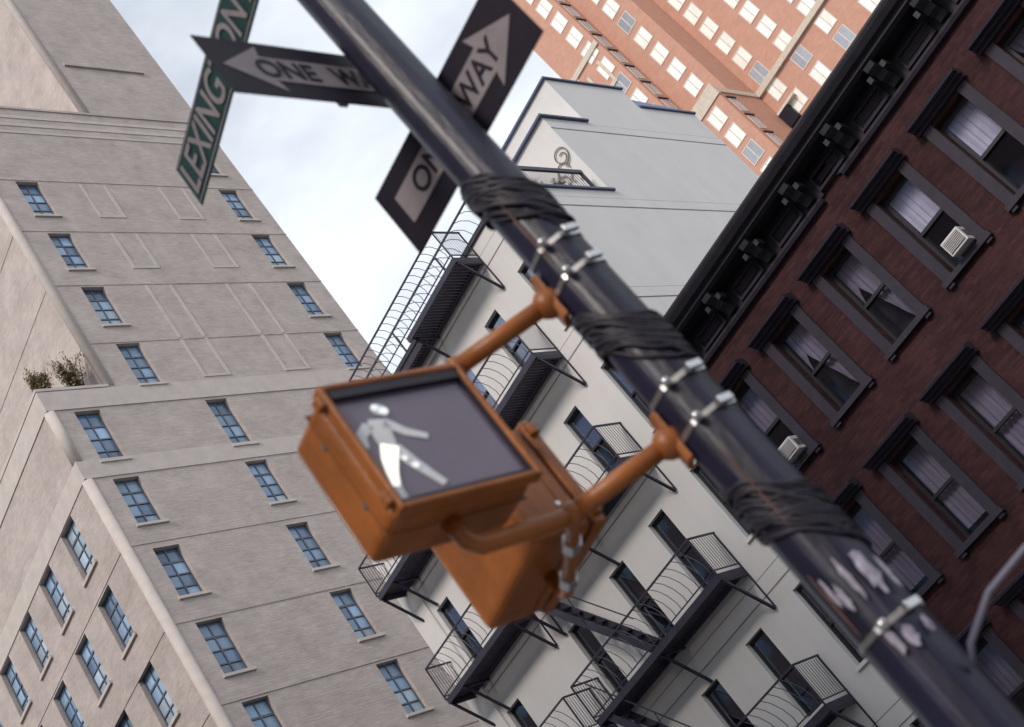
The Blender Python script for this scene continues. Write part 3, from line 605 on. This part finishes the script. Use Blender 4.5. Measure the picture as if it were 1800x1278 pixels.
# pedestrian signals
def signal_box(t, wd, h, d, figure, bars=True):
    rim = MB(); e = .013
    for x0, x1, z0, z1 in ((-.006, e, -.006, h + .006), (wd - e, wd + .006, -.006, h + .006)): rim.box(x0, x1, .04, .085, z0, z1)
    rim.box(e, wd - e, .04, .085, -.006, e); rim.box(e, wd - e, .04, .085, h - e, h + .006)
    hs = local('housing', MB().box(0, wd, .085, d, 0, h), M['orange'], t, bevel=.028)
    local('door_frame', rim, M['orange'], t, bevel=.008)
    g = MB(); g.box(e, e + .006, .05, .066, e, h - e).box(wd - e - .008, wd - e, .05, .066, e, h - e).box(e + .006, wd - e - .008, .05, .066, e, e + .014).box(e + .006, wd - e - .008, .046, .066, h - e - .03, h - e)  # gasket with a widened black top bar that draws the recess shade
    ln = local('lens', MB().box(e, wd - e, .064, .084, e, h - e), M['lens'], t); local('gasket_and_shade', g, M['lens_edge'], t)
    for z in (.25 * h, .75 * h): local('screw', MB().tube([(-.004, .16, z), (.004, .16, z)], .009, 10), M['steel'], t)
    local('seam', MB().box(-.0025, wd + .0025, .15, .154, -.0025, h + .0025), M['orange_seam'], t, bevel=.001)
    for z in (.1 * h, .9 * h): local('hinge', MB().box(-.026, -.004, .045, .08, z - .02, z + .02), M['orange'], t, bevel=.006)
    if figure:
        W_, H_ = wd - 2 * e, h - 2 * e; f = lambda u, v, w_: (e + u * W_, v, h - e - w_ * H_)
        def limb(name, pts, ra, m):
            b = MB(); n = len(pts); l_, r_ = [], []
            for i in range(n):
                p = Vector(pts[i]); q = Vector(pts[min(i + 1, n - 1)]) - Vector(pts[max(i - 1, 0)]); q.normalize(); k = Vector((-q.y, q.x)) * ra[i]; l_.append(tuple(p + k)); r_.append(tuple(p - k))
            b.prism(l_ + r_[::-1], f, .0605 if name[:3] != 'lit' else .058, .0635); local(name, b, M[m], ln)
        def disc(u, w_, r, m, name):
            local(name, MB().prism([(u + r * math.cos(a * .5236), w_ + r * math.sin(a * .5236)) for a in range(12)], f, .0575 if name != 'head' else .0605, .0635), M[m], ln)
        disc(.29, .205, .05, 'ghost', 'head')
        limb('torso', [(.225, .285), (.215, .34), (.2, .42), (.185, .53)], [.052, .074, .066, .056], 'ghost')
        limb('arm', [(.26, .32), (.36, .43), (.485, .505)], [.042, .035, .024], 'ghost'); limb('arm', [(.15, .32), (.055, .40), (.025, .5)], [.038, .036, .032], 'ghost')
        limb('leg', [(.215, .54), (.27, .69), (.375, .905)], [.048, .042, .026], 'ghost'); limb('lower_leg', [(.08, .76), (.05, .86), (.035, .97)], [.036, .036, .044], 'ghost')
        limb('lit_leg', [(.19, .52), (.13, .63), (.09, .73), (.055, .84)], [.056, .05, .036, .02], 'lit')
        for u, w_, r in ((.268, .185, .024), (.312, .228, .03)): disc(u, w_, r, 'lit_dim', 'head_bulb')
        for u, w_, r in ((.228, .645, .018), (.268, .717, .022)): disc(u, w_, r, 'lit_dim', 'bulb')
t1 = root('pedestrian_signal', 'orange pedestrian signal whose dark lens shows a walking man, facing the viewer', 'traffic signal', (2.188, 2.012, Z(1.515)), 'pedestrian signals on the pole', R(-5.5))
signal_box(t1, .475, .425, .285, True)
t2 = root('pedestrian_signal', 'orange pedestrian signal seen from behind and below, turned away behind the walking man', 'traffic signal', (3.2, 2.295, Z(1.515)), 'pedestrian signals on the pole', R(80))
signal_box(t2, .455, .425, .32, False)
def bracket_arm(z, lower, label):
    t = root('bracket_arm', label, 'bracket', (PX, PY, z)); d = Vector((-.68, .73, 0)).normalized()
    s = Vector((PX, PY, z)) + d * .1; e = Vector((2.77, 2.095, z))
    part('pipe', MB().tube([s, s.lerp(e, .5), e], .029, 16), M['orange'], t, smooth=True)
    part('saddle', MB().ball(s + d * .02, .05, 14), M['orange'], t, smooth=True)
    q = Vector((-d.y, d.x, 0)); c = s - d * .0
    part('flange', MB().hexa([c + q * a + d * f_ + Vector((0, 0, e_)) for e_ in (-.09, .09) for a, f_ in ((-.045, 0), (.045, 0), (.03, .022), (-.03, .022))]), M['orange'], t, bevel=.006)
    k = 1 if lower else -1
    a1 = [e, Vector((2.73, 2.115, z)), Vector((2.45, 2.15, z)), Vector((2.42, 2.153, z + .02 * k)), Vector((2.41, 2.155, z + .105 * k))]
    part('pipe', MB().tube(a1, .027, 16), M['orange'], t, smooth=True)
    a2 = [e, Vector((2.82, 2.16, z)), Vector((3.04, 2.5, z)), Vector((3.065, 2.535, z + .02 * k)), Vector((3.07, 2.54, z + .105 * k))]
    part('pipe', MB().tube(a2, .022, 14), M['orange'], t, smooth=True)
    part('elbow', MB().ball(e, .036, 14), M['orange'], t, smooth=True)
    for p in (a2[1].lerp(a2[2], .25), a2[1].lerp(a2[2], .8)): part('nut', MB().tube([p - Vector((.012, .02, 0)), p + Vector((.012, .02, 0))], .031, 6), M['steel'], t)
bracket_arm(Z(2.01), False, 'upper orange pipe arm from the pole to the tops of the signals')
bracket_arm(Z(1.42), True, 'lower orange pipe arm with elbow running under the signals')

# signs
def one_way(loc, rz, label, left):
    t = root('one_way_sign', label, 'road sign', loc, 'one-way signs on the pole', rz); wd, h = .914, .315
    local('plate', MB().box(0, wd, 0, .004, 0, h), M['sign_black'], t, bevel=.0015)
    m = (lambda u: wd - u) if left else (lambda u: u); f = lambda u, v, w_: (m(u), v, w_)
    c = h / 2; poly = [(.07, c - .068), (.70, c - .068), (.685, c - .128), (.875, c), (.685, c + .128), (.70, c + .068), (.07, c + .068)]
    local('arrow', MB().prism(poly, f, -.003, -.0005), M['sign_white'], t)
    for s, u, wl in (('ONE', .17, .24), ('WAY', .515, .25)):
        if left: u = {'ONE': .17, 'WAY': .48}[s]
        inst('lettering', text_mesh(s, wl, .096, M['sign_black']), t, (u, -.0045, c - .048))
    bk = MB().box(.44, .474, .004, .03, .02, h - .02); local('mounting_bar', bk, M['steel'], t)
one_way((3.215, 2.253, Z(2.722)), -math.pi / 2, 'black one-way sign with white arrow, lower, sloping behind the pole with ON and WA showing', False)
one_way((2.472, 1.885, Z(3.063)), 0, 'black one-way sign with arrow to the left, topmost, between pole and green street sign', True)
lx = root('street_name_sign', 'dark green street name sign LEXINGTON seen edge-on at the upper left', 'street sign', (3.17, 2.916, Z(3.836)), None, R(-90 - 8.4))
wd, h = 1.13, .245
local('plate', MB().box(0, wd, 0, .006, 0, h), M['sign_green'], lx, bevel=.002)
bd = MB().box(.012, wd - .012, -.002, -.0005, .010, .017).box(.012, wd - .012, -.002, -.0005, h - .017, h - .010); local('border', bd, M['sign_white'], lx)
inst('lettering', text_mesh('LEXINGTON AV', 1.1, .175, M['sign_white']), lx, (.03, -.0035, .034))
local('mounting_bar', MB().box(wd - .01, wd + .05, -.012, .018, 0, h), M['pole'], lx)
